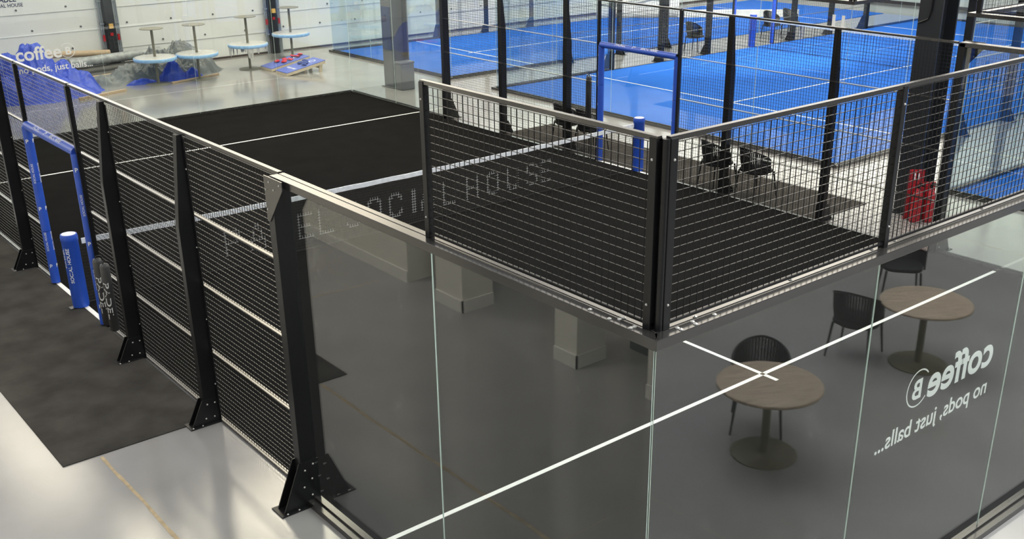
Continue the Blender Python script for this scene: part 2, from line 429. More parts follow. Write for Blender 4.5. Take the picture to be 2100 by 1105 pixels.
w = MB(); w.box(36, 36.3, -14, 27.24, 0, 4.5); w.box(36, 36.3, -14, 27.24, 9, 9.6); wr = structure(w.build('wall_right', WALL))
structure(MB().box(36.1, 36.2, -14, 27.24, 4.5, 9).build('window_or_fill_%d' % k, emitter('daylight_side_glazing', (1, .93, .80), 3.4))); k += 1
structure(MB().box(35.95, 36, -14, 27.24, 0, .12).build('baseboard_right', DARKW))

# wall and piers below the gallery the photo is taken from (seen mirrored in the glass)
w = MB(); w.box(-4.6, -3.65, 7.98, 14, 0, 3.4); w.box(-4.05, -3.57, 6.63, 7.2, 0, 3.4); w.box(-4.0, -3.57, 4.5, 4.87, 0, 3.4)
w.box(-4.6, -3.66, -6, 3.5, 0, 3.4); w.box(-6.2, -6.0, 3.5, 8, 0, 3.4)
w.box(-8, -3.62, -8, 16, 3.4, 3.8)
wl = structure(w.build('wall_left', CREAM))
b = MB(); b.box(-3.65, -3.63, 7.98, 14, 0, .16); b.box(-3.57, -3.55, 6.61, 7.2, 0, .16); b.box(-4.05, -3.55, 6.61, 6.63, 0, .16); b.box(-3.57, -3.55, 4.48, 4.87, 0, .16); b.box(-4, -3.55, 4.48, 4.5, 0, .16); b.box(-3.66, -3.64, -6, 3.5, 0, .16)
structure(b.build('baseboard_left', SKIRT))
structure(MB().box(-4.2, -4.1, 7.2, 7.98, 0, 2.3).build('door_1', DTEAL))
structure(MB().box(-4.5, -4.4, 3.5, 4.5, 0, 2.3).build('door_2', DTEAL))

# ------------------------------------------------------------------ turfs and lines
def turf(x0, y0, W, L, rot, mat, cl_lines):
    o = structure(MB().box(0, W, 0, L, 0, .012).build('court_turf', mat)); o.location = (x0, y0, 0); o.rotation_euler = (0, 0, rot)
    for a, b_, c, d in cl_lines:
        structure(MB().box(a, b_, c, d, .012, .0145).build('court_line', LINE, o))
    return o
def std_lines(W, L):
    return [(.05, W-.05, 3.025, 3.075), (.05, W-.05, L-3.075, L-3.025), (W/2-.025, W/2+.025, 2.85, L-2.85)]
turf(0, 0, 10, 20, 0, TURFK, std_lines(10, 20)+[(-.03, .03, 9.2, 11.05), (9.97, 10.03, 9.2, 11.05)])
turf(13, 17.95, 10.15, 20, -PI/2, TURFB, std_lines(10.15, 20))
turf(13, 26.1, 6.2, 20, -PI/2, TURFB, std_lines(6.2, 20))
turf(13, 5.5, 10, 20, -PI/2, TURFB, std_lines(10, 20))
def matobj(x0, x1, y0, y1, label):
    b = MB(); b.box(x0, x1, y0, y1, 0, .01); return tag(b.build('floor_mat', TURFM), label, 'mat')
matobj(-1.54, -.03, 6.04, 14.2, 'long charcoal turf mat on the concrete along the left mesh fence and its doorway')
matobj(10.03, 11.4, 6.05, 14, 'charcoal turf mat under the black chairs beyond the far side fence')

# ------------------------------------------------------------------ our court: walls
def run(label, name, cat, x, y, rz, group=None): return thing(name, label, cat, (x, y, 0), rz, group)
A90, A_90, A180 = PI/2, -PI/2, PI
# left side (x=0): runs along +y, outward -x
t = run('nearest glass side wall with a black frame, ending at the corner post in the foreground', 'glass_wall', 'glass wall', 0, 0, A90)
fr = glass_run(t, 4.0, [0, 2, 4], 'corner', 'post', top=(0.02, 2.02, [(.045, .05), (2.0, .045)]))
gusset_post(t, 4.02, -1)
# local X=y, Y=-x
for y_, o_ in ((.10, .055), (.10, .08), (.22, .045), (.26, .08), (.42, .07), (.22, .015)): bolt(fr, (y_, o_, 2.965), 'z', .0125)
t = run('glass back wall in the right foreground with reversed coffee lettering and mesh above', 'glass_wall', 'glass wall', 10, 0, A180)
fr = glass_run(t, 10, [0, 2, 4, 6, 8, 10], 'corner', 'corner', top=(0.02, 9.98, [(9.955, .05), (8, .045), (6, .045), (4, .045), (2, .045), (.045, .05)]))
for a_, o_ in ((.10, .055), (.10, .08), (.22, .05), (.21, .08), (.38, .06), (.28, .012)): bolt(fr, (10-a_, o_, 2.965), 'z', .0125)
for a_ in (1.1, 1.9, 2.15, 3.2): bolt(fr, (10-a_, -.005, 2.965), 'z', .0125)
c = MB(); c.cyl((9.992, .008, 2.965), (9.992, .008, 3.955), .02, 16); c.build('corner_tube', BLK, t)
def near_pl(a, b, d): return (10-a, -.001-d, b)  # a = world x
def logo(t, pl, x_of):
    # letters read from inside the court; x_of maps reading position (0..1.55 m) to the run
    text('lettering', 'coffee', STICK, t, (x_of(0), x_of(.90), 1.62, 1.89), pl, 0, .022, .001)
    text('lettering', 'B', STICK, t, (x_of(.985), x_of(1.10), 1.665, 1.82), pl, 0, .022, .001)
    r = MB(); n = 40; cx, cz, R = 1.03, 1.75, .147; vs = []; fs = []
    for i in range(n+1):
        an = math.radians(-140+280*i/n)
        for rr in (R, R-.011): vs.append(pl(x_of(cx+rr*math.cos(an)), cz+rr*math.sin(an), .001))
    for i in range(n): fs.append([2*i, 2*i+1, 2*i+3, 2*i+2])
    r.add(vs, fs); r.build('lettering', STICK, t)
    text('lettering', 'no pods, just balls...', STICK, t, (x_of(.01), x_of(1.49), 1.335, 1.51), pl, 0, .012, .001)
logo(t, lambda a, b, d: (a, -.001-d, b), lambda q: 10-3.74+q)

# left mesh fences and doorway
t = run('left mesh fence between the glass wall and the near blue padded doorway', 'mesh_fence', 'fence', 0, 4.08, A90)
mesh_run(t, 5.01, [1.92, 3.92], -1, joints=[0, 1.92, 3.92, 5.01])
t = run('left doorway frame with blue padded posts and lintel above the charcoal mat', 'doorway_frame', 'door frame', 0, 9.13, A90)
door_frame(t, 2.0)
t = run('left mesh fence beyond the near padded doorway, at the left edge', 'mesh_fence', 'fence', 0, 11.17, A90)
mesh_run(t, 4.79, [.83, 2.83], -1, joints=[0, .83, 2.83, 4.79])
t = run('left glass side wall at the far corner, beside the blue tarpaulin', 'glass_wall', 'glass wall', 0, 16, A90)
glass_run(t, 4.0, [0, 2, 4], 'post', 'corner', top=(1.98, 3.98, [(3.955, .05), (2.0, .045)]), detail=0, gm=GLASSF)
gusset_post(t, -.02, 1, False)
# far end
t = run('far glass end wall with white coffee lettering in front of the high tables', 'glass_wall', 'glass wall', 0, 20, 0)
glass_run(t, 10, [0, 2, 4, 6, 8, 10], detail=0, gm=GLASSF, top=(.02, 9.98, [(.045, .05), (2, .045), (4, .045), (6, .045), (8, .045), (9.955, .05)]))
logo(t, lambda a, b, d: (a, -.001-d, b), lambda q: 2.29+q)
# right side (x=10): runs from high y to low y, outward +x
t = run('right glass side wall at the far corner, in front of the grey column', 'glass_wall', 'glass wall', 10, 20, A_90)
glass_run(t, 4.0, [0, 2, 4], 'corner', 'post', top=(0.02, 2.02, [(.045, .05), (2.0, .045)]), detail=0, gm=GLASSF)
gusset_post(t, 4.02, -1, False)
t = run('right mesh fence beyond the net, with tapered posts before the blue court', 'mesh_fence', 'fence', 10, 15.92, A_90)
mesh_run(t, 4.82, [1.92, 3.92], 1, detail=0, joints=[0, 1.92, 3.92, 4.82])
t = run('right doorway frame with blue padded posts, seen against the blue court', 'doorway_frame', 'door frame', 10, 11.06, A_90)
t['inside'] = 1
door_frame(t, 2.0)
t = run('right mesh fence this side of the padded doorway, before the black chairs', 'mesh_fence', 'fence', 10, 9.02, A_90)
mesh_run(t, 4.94, [1.02, 3.02], 1, detail=0, joints=[0, 1.02, 3.02, 4.94])
t = run('right glass side wall by the fire extinguishers, with a gusseted end post', 'glass_wall', 'glass wall', 10, 4, A_90)
glass_run(t, 4.0, [0, 2, 4], 'post', 'corner', top=(1.98, 3.98, [(3.955, .05), (2.0, .045)]), gm=GLASSF)
gusset_post(t, -.02, 1)

# ------------------------------------------------------------------ nets
GLY = {'P': ["111110", "100011", "100001", "100011", "111110", "100000", "100000", "100000", "100000"],
 'A': ["001100", "001100", "010010", "010010", "010010", "111111", "100001", "100001", "100001"],
 'D': ["111100", "100010", "100001", "100001", "100001", "100001", "100001", "100010", "111100"],
 'E': ["111111", "100000", "100000", "100000", "111110", "100000", "100000", "100000", "111111"],
 'L': ["100000"]*8+["111111"], 'I': ["11"]*9,
 'S': ["011110", "100001", "100000", "110000", "011110", "000011", "000001", "100001", "011110"],
 'O': ["011110", "110011", "100001", "100001", "100001", "100001", "100001", "110011", "011110"],
 'C': ["011110", "110011", "100001", "100000", "100000", "100000", "100001", "110011", "011110"],
 'H': ["100001"]*4+["111111"]+["100001"]*4, 'U': ["100001"]*7+["110011", "011110"]}
def net(t, W, detail=1, text_on=True, pad_off=(-.04, .0)):
    """local X along the net, Y across"""
    cell = .042 if detail else .09; ww = .0030 if detail else .006
    def top(x): return .90-.045*(1-((x-W/2)/(W/2))**2)
    b = MB(); n = int((W-.12)/cell)
    for i in range(n+1):
        x = .06+i*cell; b.box(x-ww/2, x+ww/2, -ww/2, ww/2, .05, top(x)-.06)
    for k in range(int(.80/cell)+1):
        z = .05+k*cell
        if z < .81: b.box(.06, W-.06, -ww/2, ww/2, z-ww/2, z+ww/2)
    b.build('net_mesh', NETM, t)
    b = MB(); n = 40; vs = []; fs = []
    for i in range(n+1):
        x = .1+(W-.2)*i/n; z = top(x)+.003*math.sin(i*2.1); o = .006+.003*math.sin(i*1.3)
        vs += [(x, -o, z-.072), (x, -o, z-.004), (x, 0, z), (x, o, z-.004), (x, o, z-.072)]
    for i in range(n): fs += [[5*i+k, 5*i+k+1, 5*i+k+6, 5*i+k+5] for k in range(4)]
    b.add(vs, fs); b.build('headband', TAPE, t)
    b = MB(); b.tube([(.06+(W-.12)*i/30, 0, .045+.006*math.sin(i*1.7)) for i in range(31)], .008, 6); b.build('bottom_cord', NETM, t)
    if text_on:
        q = .0022
        for ch, x in zip('PADELSOCIALHOUSE', (2.0, 2.36, 2.76, 3.14, 3.46, 3.93, 4.31, 4.70, 5.10, 5.28, 5.68, 6.14, 6.56, 6.97, 7.39, 7.72)):
            b = MB()
            for r, row in enumerate(GLY[ch]):
                for c_, v in enumerate(row):
                    if v == '1':
                        i0 = round((x-.06)/cell)+c_; k0 = 12-r
                        x0 = .06+i0*cell; z0 = .05+(k0+.5)*cell
                        b.box(x0-.002, x0+.002, -q, q, z0-cell*.5, z0+cell*.5)
                        b.box(x0-cell*.5, x0+cell*.5, -q, q, z0-.002-cell*.5, z0+.002-cell*.5)
            b.build('woven_letter', NETW, t)
    for x, s in ((pad_off[0], 1), (W-pad_off[0], -1)):
        b = MB(); b.lathe([(.098, 0.02), (.102, .05), (.102, .90), (.106, .905), (.106, .955), (.098, .985)], 28, (x, 0, 0))
        po = b.build('post_padding', PADB, t)
        MB().lathe([(.085, .9855), (.085, .988)], 24, (x, 0, 0)).build('cap_label', WHT, po)
        if detail:
            r = .1025
            def pl(a, bb, d, x=x, s=s): an = (PI+.82 if s > 0 else -.15)+bb/r; return (x+math.cos(an)*(r+d), math.sin(an)*(r+d), a)
            text('padding_print', 'SOCIAL HOUSE', WHT, po, (.36, .82, -.02, .025), lambda a, bb, d, pl=pl: pl(a, -bb, d), 0, .015, .001)
            text('padding_print', 'PADEL', WHT, po, (.56, .82, .05, .075), lambda a, bb, d, pl=pl: pl(a, -bb, d), 0, .01, .001)
            MB().box(x-.13*s-.02, x-.09*s+.02, -.05, .05, 0.0, .02).build('base_plate', BLK, po)
t = thing('padel_net', 'black padel net with white headband, woven lettering and blue padded posts across the black court', 'net', (0, 10, 0)); net(t, 10)
t = thing('padel_net', 'net of the blue court, white headband, behind the right mesh fence', 'net', (23, 17.95, 0), -PI/2); net(t, 10.15, 0, False)

# ------------------------------------------------------------------ court beyond (long axis along x): y from 7.8 to 17.95, x from 13 to 33
t = run('near end glass wall of the blue court behind the chairs, numbered eleven', 'glass_wall', 'glass wall', 13, 7.8, A90)
glass_run(t, 10.15, [0, 2, 4, 6, 8, 10.15], detail=0, gm=GLASSF, top=(.02, 10.13, [(.045, .05), (2, .045), (4, .045), (6, .045), (8, .045), (10.1, .05)]))
text('court_number', '11', WHT, t, (.11, .37, 2.43, 2.70), lambda a, b, d: (.49-a, .016+d, b), 0, .03, .002)
def side_far(lab, x, y, rz, sgn):
    pass
# its aisle side at y=17.95 (outward +y): runs along +x
t = run('glass side wall of the blue court on the aisle, left of its padded doorway', 'glass_wall', 'glass wall', 13, 17.95, 0)
glass_run(t, 4, [0, 2, 4], 'corner', 'post', top=(.02, 2.02, [(.045, .05), (2, .045)]), detail=0, gm=GLASSF); gusset_post(t, 4.02, -1, False)
t = run('mesh fence of the blue court on the aisle, left of its doorway', 'mesh_fence', 'fence', 17.08, 17.95, 0)
mesh_run(t, 4.9, [1.92, 3.92], 1, detail=0, pitch=.1, joints=[0, 1.92, 3.92, 4.9])
t = run('doorway frame with blue padding at the far side of the blue court', 'doorway_frame', 'door frame', 22.0, 17.95, 0); door_frame(t, 2.0, 0, .1)
t = run('mesh fence of the blue court on the aisle, right of its doorway', 'mesh_fence', 'fence', 24.02, 17.95, 0)
mesh_run(t, 4.9, [1.0, 2.98], 1, detail=0, pitch=.1, joints=[0, 1, 2.98, 4.9])
t = run('far glass corner of the blue court on the aisle, at the top of the picture', 'glass_wall', 'glass wall', 29, 17.95, 0)
glass_run(t, 4, [0, 2, 4], 'post', 'corner', detail=0, gm=GLASSF); gusset_post(t, -.02, 1, False)
# its near side at y=7.8 (outward -y): runs along -x
t = run('glass side wall of the blue court behind the dark steel column, at the right', 'glass_wall', 'glass wall', 17, 7.8, A180)
glass_run(t, 4, [0, 2, 4], 'post', 'corner', top=(1.98, 3.98, [(2, .045), (3.955, .05)]), detail=0, gm=GLASSF); gusset_post(t, -.02, 1, False)
t = run('mesh fence of the blue court at the right edge of the picture', 'mesh_fence', 'fence', 22.0, 7.8, A180)
mesh_run(t, 4.92, [1.0, 3.0], 1, detail=0, pitch=.1, joints=[0, 1.0, 3.0, 4.92])
t = run('far end glass wall of the blue court, at the top right', 'glass_wall', 'glass wall', 33, 17.95, A_90)
glass_run(t, 10.15, [0, 2, 4, 6, 8, 10.15], detail=0, gm=GLASSF)
# narrow court beside the far wall: y 19.9..26.1
t = run('end glass wall of the narrow blue court by the white far wall', 'glass_wall', 'glass wall', 13, 19.9, A90)
glass_run(t, 6.2, [0, 2, 4, 6.2], detail=0, gm=GLASSF, top=(.02, 6.18, [(.045, .05), (2, .045), (4, .045), (6.15, .05)]))
t = run('glass side wall of the narrow blue court behind the grey column', 'glass_wall', 'glass wall', 17, 19.9, A180)
glass_run(t, 4, [0, 2, 4], 'post', 'corner', detail=0, gm=GLASSF); gusset_post(t, -.02, 1, False)
t = run('near mesh fence of the narrow blue court, along the aisle', 'mesh_fence', 'fence', 22.1, 19.9, A180)
mesh_run(t, 5.0, [1.0, 3.0], -1, detail=0, pitch=.1, joints=[0, 1.0, 3.0, 5.0])
t = run('glass side wall of the narrow blue court along the white far wall', 'glass_wall', 'glass wall', 13, 26.1, 0)
glass_run(t, 4, [0, 2, 4], 'corner', 'post', detail=0, gm=GLASSF); gusset_post(t, 4.02, -1, False)
t = run('far mesh fence of the narrow blue court along the white far wall', 'mesh_fence', 'fence', 17.08, 26.1, 0)
mesh_run(t, 4.9, [1.92, 3.92], -1, detail=0, pitch=.1, joints=[0, 1.92, 3.92, 4.9])
# court at the right edge: y<5.5
t = run('end glass wall of the blue court beyond the fire extinguishers, at the right edge', 'glass_wall', 'glass wall', 13, -4.5, A90)
glass_run(t, 10, [0, 2, 4, 6, 8, 10], detail=0, gm=GLASSF, top=(.02, 9.98, [(9.955, .05), (8, .045)]))
t = run('glass side wall of the right edge blue court, facing the pale aisle', 'glass_wall', 'glass wall', 13, 5.5, 0)
glass_run(t, 4, [0, 2, 4], 'corner', 'post', top=(.02, 2.02, [(.045, .05), (2, .045)]), detail=0, gm=GLASSF); gusset_post(t, 4.02, -1, False)

# ------------------------------------------------------------------ steel columns
def h_column(name, label, x, y, hx, hy, z1, mat, along='x'):
    t = thing(name, label, 'column', (x, y, 0))
    b = MB()
    b.box(-hx, -hx+.03, -hy, hy, 0, z1); b.box(hx-.03, hx, -hy, hy, 0, z1); b.box(-hx+.03, hx-.03, -.015, .015, 0, z1)
    b.build('shaft', mat, t)
    MB().box(-hx-.06, hx+.06, -hy-.06, hy+.06, 0, .02).build('base_plate', mat, t)
    return t
t = h_column('steel_column', 'tall dark steel column behind the fire extinguishers', 11.59, 5.35, .225, .19, 9, DCOL)
b = MB(); b.tube([(-.24, -.02, 6), (-.24, -.02, 3.15), (-.24, .02, 3.02), (-.24, .17, 2.95)], .012, 8); b.build('cable', BLK, t)
MB().box(-.25, -.225, -.05, .0, 3.45, 3.55).build('cable_clip', STEEL, t)
t = h_column('steel_column', 'grey steel column beyond the far corner of the black court', 11.36, 20.0, .25, .22, 9, GCOL)
MB().box(-.262, -.252, -.2, .2, .95, 2.0).build('blue_reflection', REFLB, t)  # blue reflection painted as a thin strip on the column face
t = thing('pedal_bin', 'grey floor bin standing against the grey steel column', 'bin', (11.28, 19.52, 0))
MB().box(-.2, .2, -.14, .14, 0, .64).build('body', GREYB, t, bevel=.02); MB().box(-.21, .21, -.15, .15, .64, .70).build('lid', GREYB, t, bevel=.015)

def wall_column(label, x, sw):
    t = thing('door_track_column', label, 'column', (x, 27.06, 0))
    b = MB(); b.box(-.12, .12, -.06, .14, 0, 4.4); b.build('steel_post', DCOL, t)
    for dx in (-.22, -.17, .17, .22, .26):
        MB().cyl((dx, .07, 0), (dx, .07, 4.4), .022, 8).build('conduit', PIPE, t)
    for dx in (-.2, .2): MB().box(dx-.03, dx+.03, .0, .06, .86, 1.02).build('red_bracket', RED, t)
    for z in (.55, 1.3, 1.9):
        for dx in (-.2, .2): MB().box(dx-.06, dx+.06, .03, .1, z, z+.04).build('conduit_clip', PIPE, t)
    MB().box(-.06, .05, -.12, -.06, 1.2, 1.32).build('switch_box', sw, t)
    MB().box(-.05, .03, -.09, -.06, 1.0, 1.08).build('warning_label', RED, t)
    return t
wall_column('dark track column with conduits on the white wall behind the blue tarpaulin', 6.66, YEL)
wall_column('dark track column with conduits between the right pair of high tables', 11.56, YEL)

# ------------------------------------------------------------------ fire point
t = thing('extinguisher_stand', 'red fire point stand with a numbered sign, against the dark column', 'fire point', (11.22, 4.98, 0), math.radians(-38))
b = MB(); b.box(-.22, .02, .08, .11, .0, .80); b.box(.02, .22, .08, .11, .0, .60); b.box(-.22, .22, .08, .15, 0, .04); b.build('backboard', RED, t)
MB().box(-.21, .01, .074, .08, .62, .79).build('sign', RED, t)
text('sign_lettering', '11', WHT, t, (-.14, -.06, .65, .75), lambda a, b, d: (a, .072-d, b), 0, .03, .002)
def extinguisher(x, label):
    t2 = thing('fire_extinguisher', label, 'fire extinguisher')
    t2.location = x
    MB().lathe([(.06, 0), (.075, .01), (.078, .04), (.078, .42), (.06, .48), (.03, .51), (.025, .54)], 24).build('cylinder', RED, t2)
    b = MB(); b.cyl((0, 0, .54), (0, 0, .58), .02, 10); b.box(-.012, .012, -.1, .02, .58, .595); b.box(-.012, .012, -.1, .0, .61, .625); b.build('valve', BLK, t2)
    b = MB(); b.tube([(.0, .02, .56), (.07, .03, .55), (.1, .0, .4), (.1, -.02, .2), (.09, -.02, .1)], .010, 8); b.build('hose', BLK, t2)
    return t2
c_, s__ = math.cos(math.radians(-38)), math.sin(math.radians(-38))
def fp(x, y): return (11.22+c_*x-s__*y, 4.98+s__*x+c_*y, .0)
extinguisher(fp(-.09, -.03), 'left red fire extinguisher on the fire point stand')
extinguisher(fp(.11, -.03), 'right red fire extinguisher on the fire point stand')

# ------------------------------------------------------------------ chairs
def make_chair(label, loc, rz, group):
    t = thing('rope_chair', label, 'chair', loc, rz, group)   # faces local -Y
    b = MB(); n = 28; vs = [];
    pr = []
    for i in range(n):
        a = 2*PI*i/n; q = .6
        x = .245*math.copysign(abs(math.cos(a))**q, math.cos(a)); y = .235*math.copysign(abs(math.sin(a))**q, math.sin(a)); pr.append((x, y))
    b.prism(pr, 'z', .41, .46); b.build('seat', ROPE, t, bevel=.012)
    ths = [math.radians(-105+210*i/34) for i in range(35)]
    def rim(th, z):
        k = (z-.44)/.4
        return Vector(((.245+.05*k)*math.sin(th), (.225+.075*k)*math.cos(th), z))
    def topz(th): return .84-.19*(min(1, abs(th)/1.83))**1.6
    b = MB()
    for i in range(0, 35):
        th = ths[i]; p = rim(th, .40); q = rim(th, topz(th)-.01)
        mid = (p+q)/2+Vector((math.sin(th), math.cos(th), 0))*.012
        r_ = Vector((math.cos(th), -math.sin(th), 0)); nn = Vector((math.sin(th), math.cos(th), 0)); w2 = .0125
        vs = []
        for c in (p, mid, q): vs += [c-r_*w2-nn*.004, c+r_*w2-nn*.004, c+r_*w2+nn*.004, c-r_*w2+nn*.004]
        fs = []
        for k in range(2): fs += [[4*k+j, 4*k+(j+1) % 4, 4*k+4+(j+1) % 4, 4*k+4+j] for j in range(4)]
        b.add(vs, fs)
    b.build('rope_backrest', ROPE, t)
    pts = [rim(th, topz(th)) for th in ths]
    b = MB(); b.tube([Vector((pts[0].x, pts[0].y-.015, .42))]+pts+[Vector((pts[-1].x, pts[-1].y-.015, .42))], .013, 8); b.build('back_rail', CHFR, t)
    b = MB(); b.tube([rim(th, .405) for th in ths], .012, 8); b.build('seat_rail', CHFR, t)
    for sx in (-1, 1):
        for sy, e in ((-1, -.235), (1, .20)):
            b = MB(); b.cyl((sx*.205, e*.92, .42), (sx*.245, e*1.12, 0), .016, 10, r2=.011); b.build('leg', CHFR, t)
    return t
G1 = 'rope chairs beyond the right fence'
ch0 = make_chair('black rope chair on the charcoal mat, left of the pair nearest the blue court', (10.34, 8.38, .01), math.radians(75), G1)
clone(ch0, (10.42, 7.6, .01), math.radians(80), 'black rope chair on the charcoal mat, right of the pair before the blue court', G1)
clone(ch0, (10.5, 12.45, .01), math.radians(82), 'black rope chair behind the net, left one beside the padded doorway', G1)
clone(ch0, (10.45, 11.72, .01), math.radians(84), 'black rope chair behind the net, right against the padded doorway post', G1)
G2 = 'rope chairs in the aisle between the blue courts'
clone(ch0, (21.2, 18.7, 0), math.radians(10), 'small black chair on the aisle, left of the blue court doorway', G2)
clone(ch0, (24.9, 18.75, 0), math.radians(-5), 'small black chair on the aisle, seen over the blue court net', G2)
clone(ch0, (25.9, 18.75, 0), math.radians(8), 'small black chair on the aisle, farther along behind the blue court net', G2)
G3 = 'rope chairs at the cafe tables'
clone(ch0, (4.05, -2.38, 0), math.radians(-128), 'black rope chair mirrored in the glass behind the nearer round table', G3)
clone(ch0, (6.21, -2.74, 0), math.radians(76), 'black rope chair mirrored in the glass between the two round tables', G3)
clone(ch0, (8.15, -3.4, 0), math.radians(-128), 'black rope chair mirrored in the glass behind the farther round table', G3)

# cafe tables (in front of the back glass, seen as reflections)
def cafe_table(label, loc, rz):
    t = thing('cafe_table', label, 'table', loc, rz, 'cafe tables in front of the glass')
    MB().lathe([(.47, .715), (.49, .72), (.49, .74), (.48, .745)], 64).build('tabletop', OAK, t)
    MB().lathe([(.04, .02), (.04, .7), (.12, .715)], 24).build('pedestal', BRONZE, t)
    MB().lathe([(.31, 0), (.315, .008), (.30, .016), (.05, .028)], 48).build('base_plate', BRONZE, t)
    return t
ct = cafe_table('round grey oak cafe table mirrored left of the coffee lettering', (3.66, -1.97, 0), math.radians(25))
clone(ct, (6.55, -2.13, 0), math.radians(40), 'round grey oak cafe table mirrored above the coffee lettering')

# ------------------------------------------------------------------ far corner: high tables, boards, tarpaulins
def high_table(label, x, y, zt, z2, seed, flap=False):
    t = thing('high_table', label, 'table', (x, y, 0), seed, 'wrapped high tables behind the far glass')
    MB().lathe([(.31, 0), (.31, .012), (.06, .02)], 40).build('base_plate', OLIVE, t)
    b = MB(); b.cyl((0, 0, .015), (0, 0, zt), .034, 16); b.build('pole', OLIVE, t)
    MB().lathe([(.29, zt), (.30, zt+.006), (.29, zt+.016)], 40).build('mounting_plate', OLIVE, t)
    MB().lathe([(.06, z2+.03), (.47, z2+.03), (.53, z2+.02), (.535, z2-.05), (.51, z2-.06), (.06, z2-.06)], 48).build('wrapped_tabletop', WRAP, t)
    MB().lathe([(.538, z2-.065), (.549, z2-.055), (.549, z2+.01), (.538, z2+.018)], 48).build('tape_band', BTAPE, t)
    if flap:
        b = MB(); rnd = random.Random(seed)
        for k in range(16):
            a = rnd.uniform(0, 2*PI); h = rnd.uniform(.1, .33); a2 = a+rnd.uniform(.08, .22)
            p = [(.53*math.cos(q), .53*math.sin(q), z) for q, z in ((a, z2-.03), (a2, z2-.03), ((a+a2)/2+.03, z2-.03-h), (a+.02, z2-.03-h*.8))]
            b.add([Vector(v)*1 for v in p]+[Vector((v[0]*.985, v[1]*.985, v[2])) for v in p], [[0, 1, 2, 3], [7, 6, 5, 4], [0, 4, 5, 1], [1, 5, 6, 2], [2, 6, 7, 3], [3, 7, 4, 0]])
        b.build('loose_film', WRAP, t)
    return t
high_table('wrapped high table, leftmost of the four, in front of the grey tarpaulin', 6.83, 24.52, 1.41, .68, 0)
high_table('wrapped high table right of the tarpaulin, second from the left', 7.94, 24.43, 1.42, .68, 1)
high_table('wrapped high table with ragged hanging film, left of the ramp boards', 9.69, 25.0, 1.42, .69, 2, True)
high_table('wrapped high table beside the right track column, behind the ramp boards', 11.53, 25.95, 1.44, .71, 3)

def bag(name, label, mat, loc, rz, group, tilt=0.):
    b = MB(); n = 9; vs = []; fs = []
    for sgn in (1, -1):
        for i in range(n):
            for j in range(n):
                u, v = -1+2*i/(n-1), -1+2*j/(n-1)
                h = (1-u**4)*(1-v**4)
                vs.append((u*.075*(1-.1*v*v), v*.075*(1-.1*u*u), .028+sgn*.026*h**.6+.004*math.sin(3*u+2*v)))
    for k in range(2):
        for i in range(n-1):
            for j in range(n-1):
                f_ = [k*n*n+i*n+j, k*n*n+(i+1)*n+j, k*n*n+(i+1)*n+j+1, k*n*n+i*n+j+1]; fs.append(f_ if k == 0 else f_[::-1])
    b.add(vs, fs, 0, True); o = b.build(name, mat); o.location = loc; o.rotation_euler = (0, tilt, rz)
    return tag(o, label, 'bean bag', group)
def board(label, x, y, wd, hole_print):
    t = thing('cornhole_board', label, 'game board', (x, y, 0))
    tilt = math.atan2(.21, 1.2)
    # deck from low end (x=0,z=.09) to high end (x=1.2,z=.31)
    d = MB(); d.prism([(0, .075), (1.2, .295), (1.2, .31), (0, .09)], 'y', -wd/2, wd/2); d.build('deck', CBLUE, t)
    s = MB()
    for yy in (-wd/2, wd/2-.025): s.prism([(0, .0), (1.2, .215), (1.2, .294), (0, .074)], 'y', yy, yy+.025)
    s.box(0, .025, -wd/2+.025, wd/2-.025, 0.0, .074); s.build('side_rail', PLY, t)
    for yy in (-wd/2+.03, wd/2-.055):
        MB().prism([(1.0, 0), (1.1, 0), (1.13, .27), (1.03, .25)], 'y', yy, yy+.025).build('leg', PLY, t)
    MB().box(1.02, 1.06, -wd/2+.06, wd/2-.06, .10, .19).build('brace', PLY, t)
    r = MB(); vs = []; fs = []; n = 32
    for i in range(n):
        a = 2*PI*i/n
        for rr in (.075, .1): vs.append((.97+rr*math.cos(a), rr*math.sin(a), .0915+(.97+rr*math.cos(a))*.22/1.2))
    for i in range(n): fs.append([2*i, 2*i+1, (2*i+3) % (2*n), (2*i+2) % (2*n)])
    r.add(vs, fs); r.build('hole_ring', WHT, t)
    if hole_print: text('board_lettering', 'SOCIAL HOUSE', WHT, t, (-.22, .22, .28, .36), lambda a, b, d: (b, -a, .0915+b*.22/1.2+d), 0, .02, .001)
    return lambda px, py: (x+px, y+py, .096+px*.22/1.2)
p1 = board('blue topped ramp board with red bags, the one behind', 9.9, 24.45, .66, False)
p2 = board('blue topped ramp board with navy bags, the front one', 9.88, 23.52, .66, True)
TL = -math.atan2(.22, 1.2)
RB = [((.42, .12), 'red bean bag nearest the low end of the rear ramp board'), ((.50, -.14), 'red bean bag on the front edge of the rear ramp board'), ((.62, .05), 'red bean bag at the middle of the rear ramp board'), ((.70, -.12), 'red bean bag between the two red clusters on the rear board'), ((.92, .14), 'red bean bag at the top back corner of the rear board'), ((.96, -.06), 'red bean bag overlapping the hole of the rear board'), ((1.1, .03), 'red bean bag at the raised end of the rear board')]
for i, ((a, b_), lab) in enumerate(RB): bag('bean_bag', lab, RBAG, p1(a, b_), i*.7, 'red bags on the ramp board', TL)
BB = [((.66, .12), 'navy bean bag on the back edge of the front ramp board'), ((.74, -.06), 'navy bean bag at the middle of the front ramp board'), ((.84, .17), 'navy bean bag beside the hole on the front board'), ((.62, -.16), 'navy bean bag by the lettering on the front board')]
for i, ((a, b_), lab) in enumerate(BB): bag('bean_bag', lab, BBAG, p2(a, b_), i*.9, 'navy bags on the ramp board', TL)

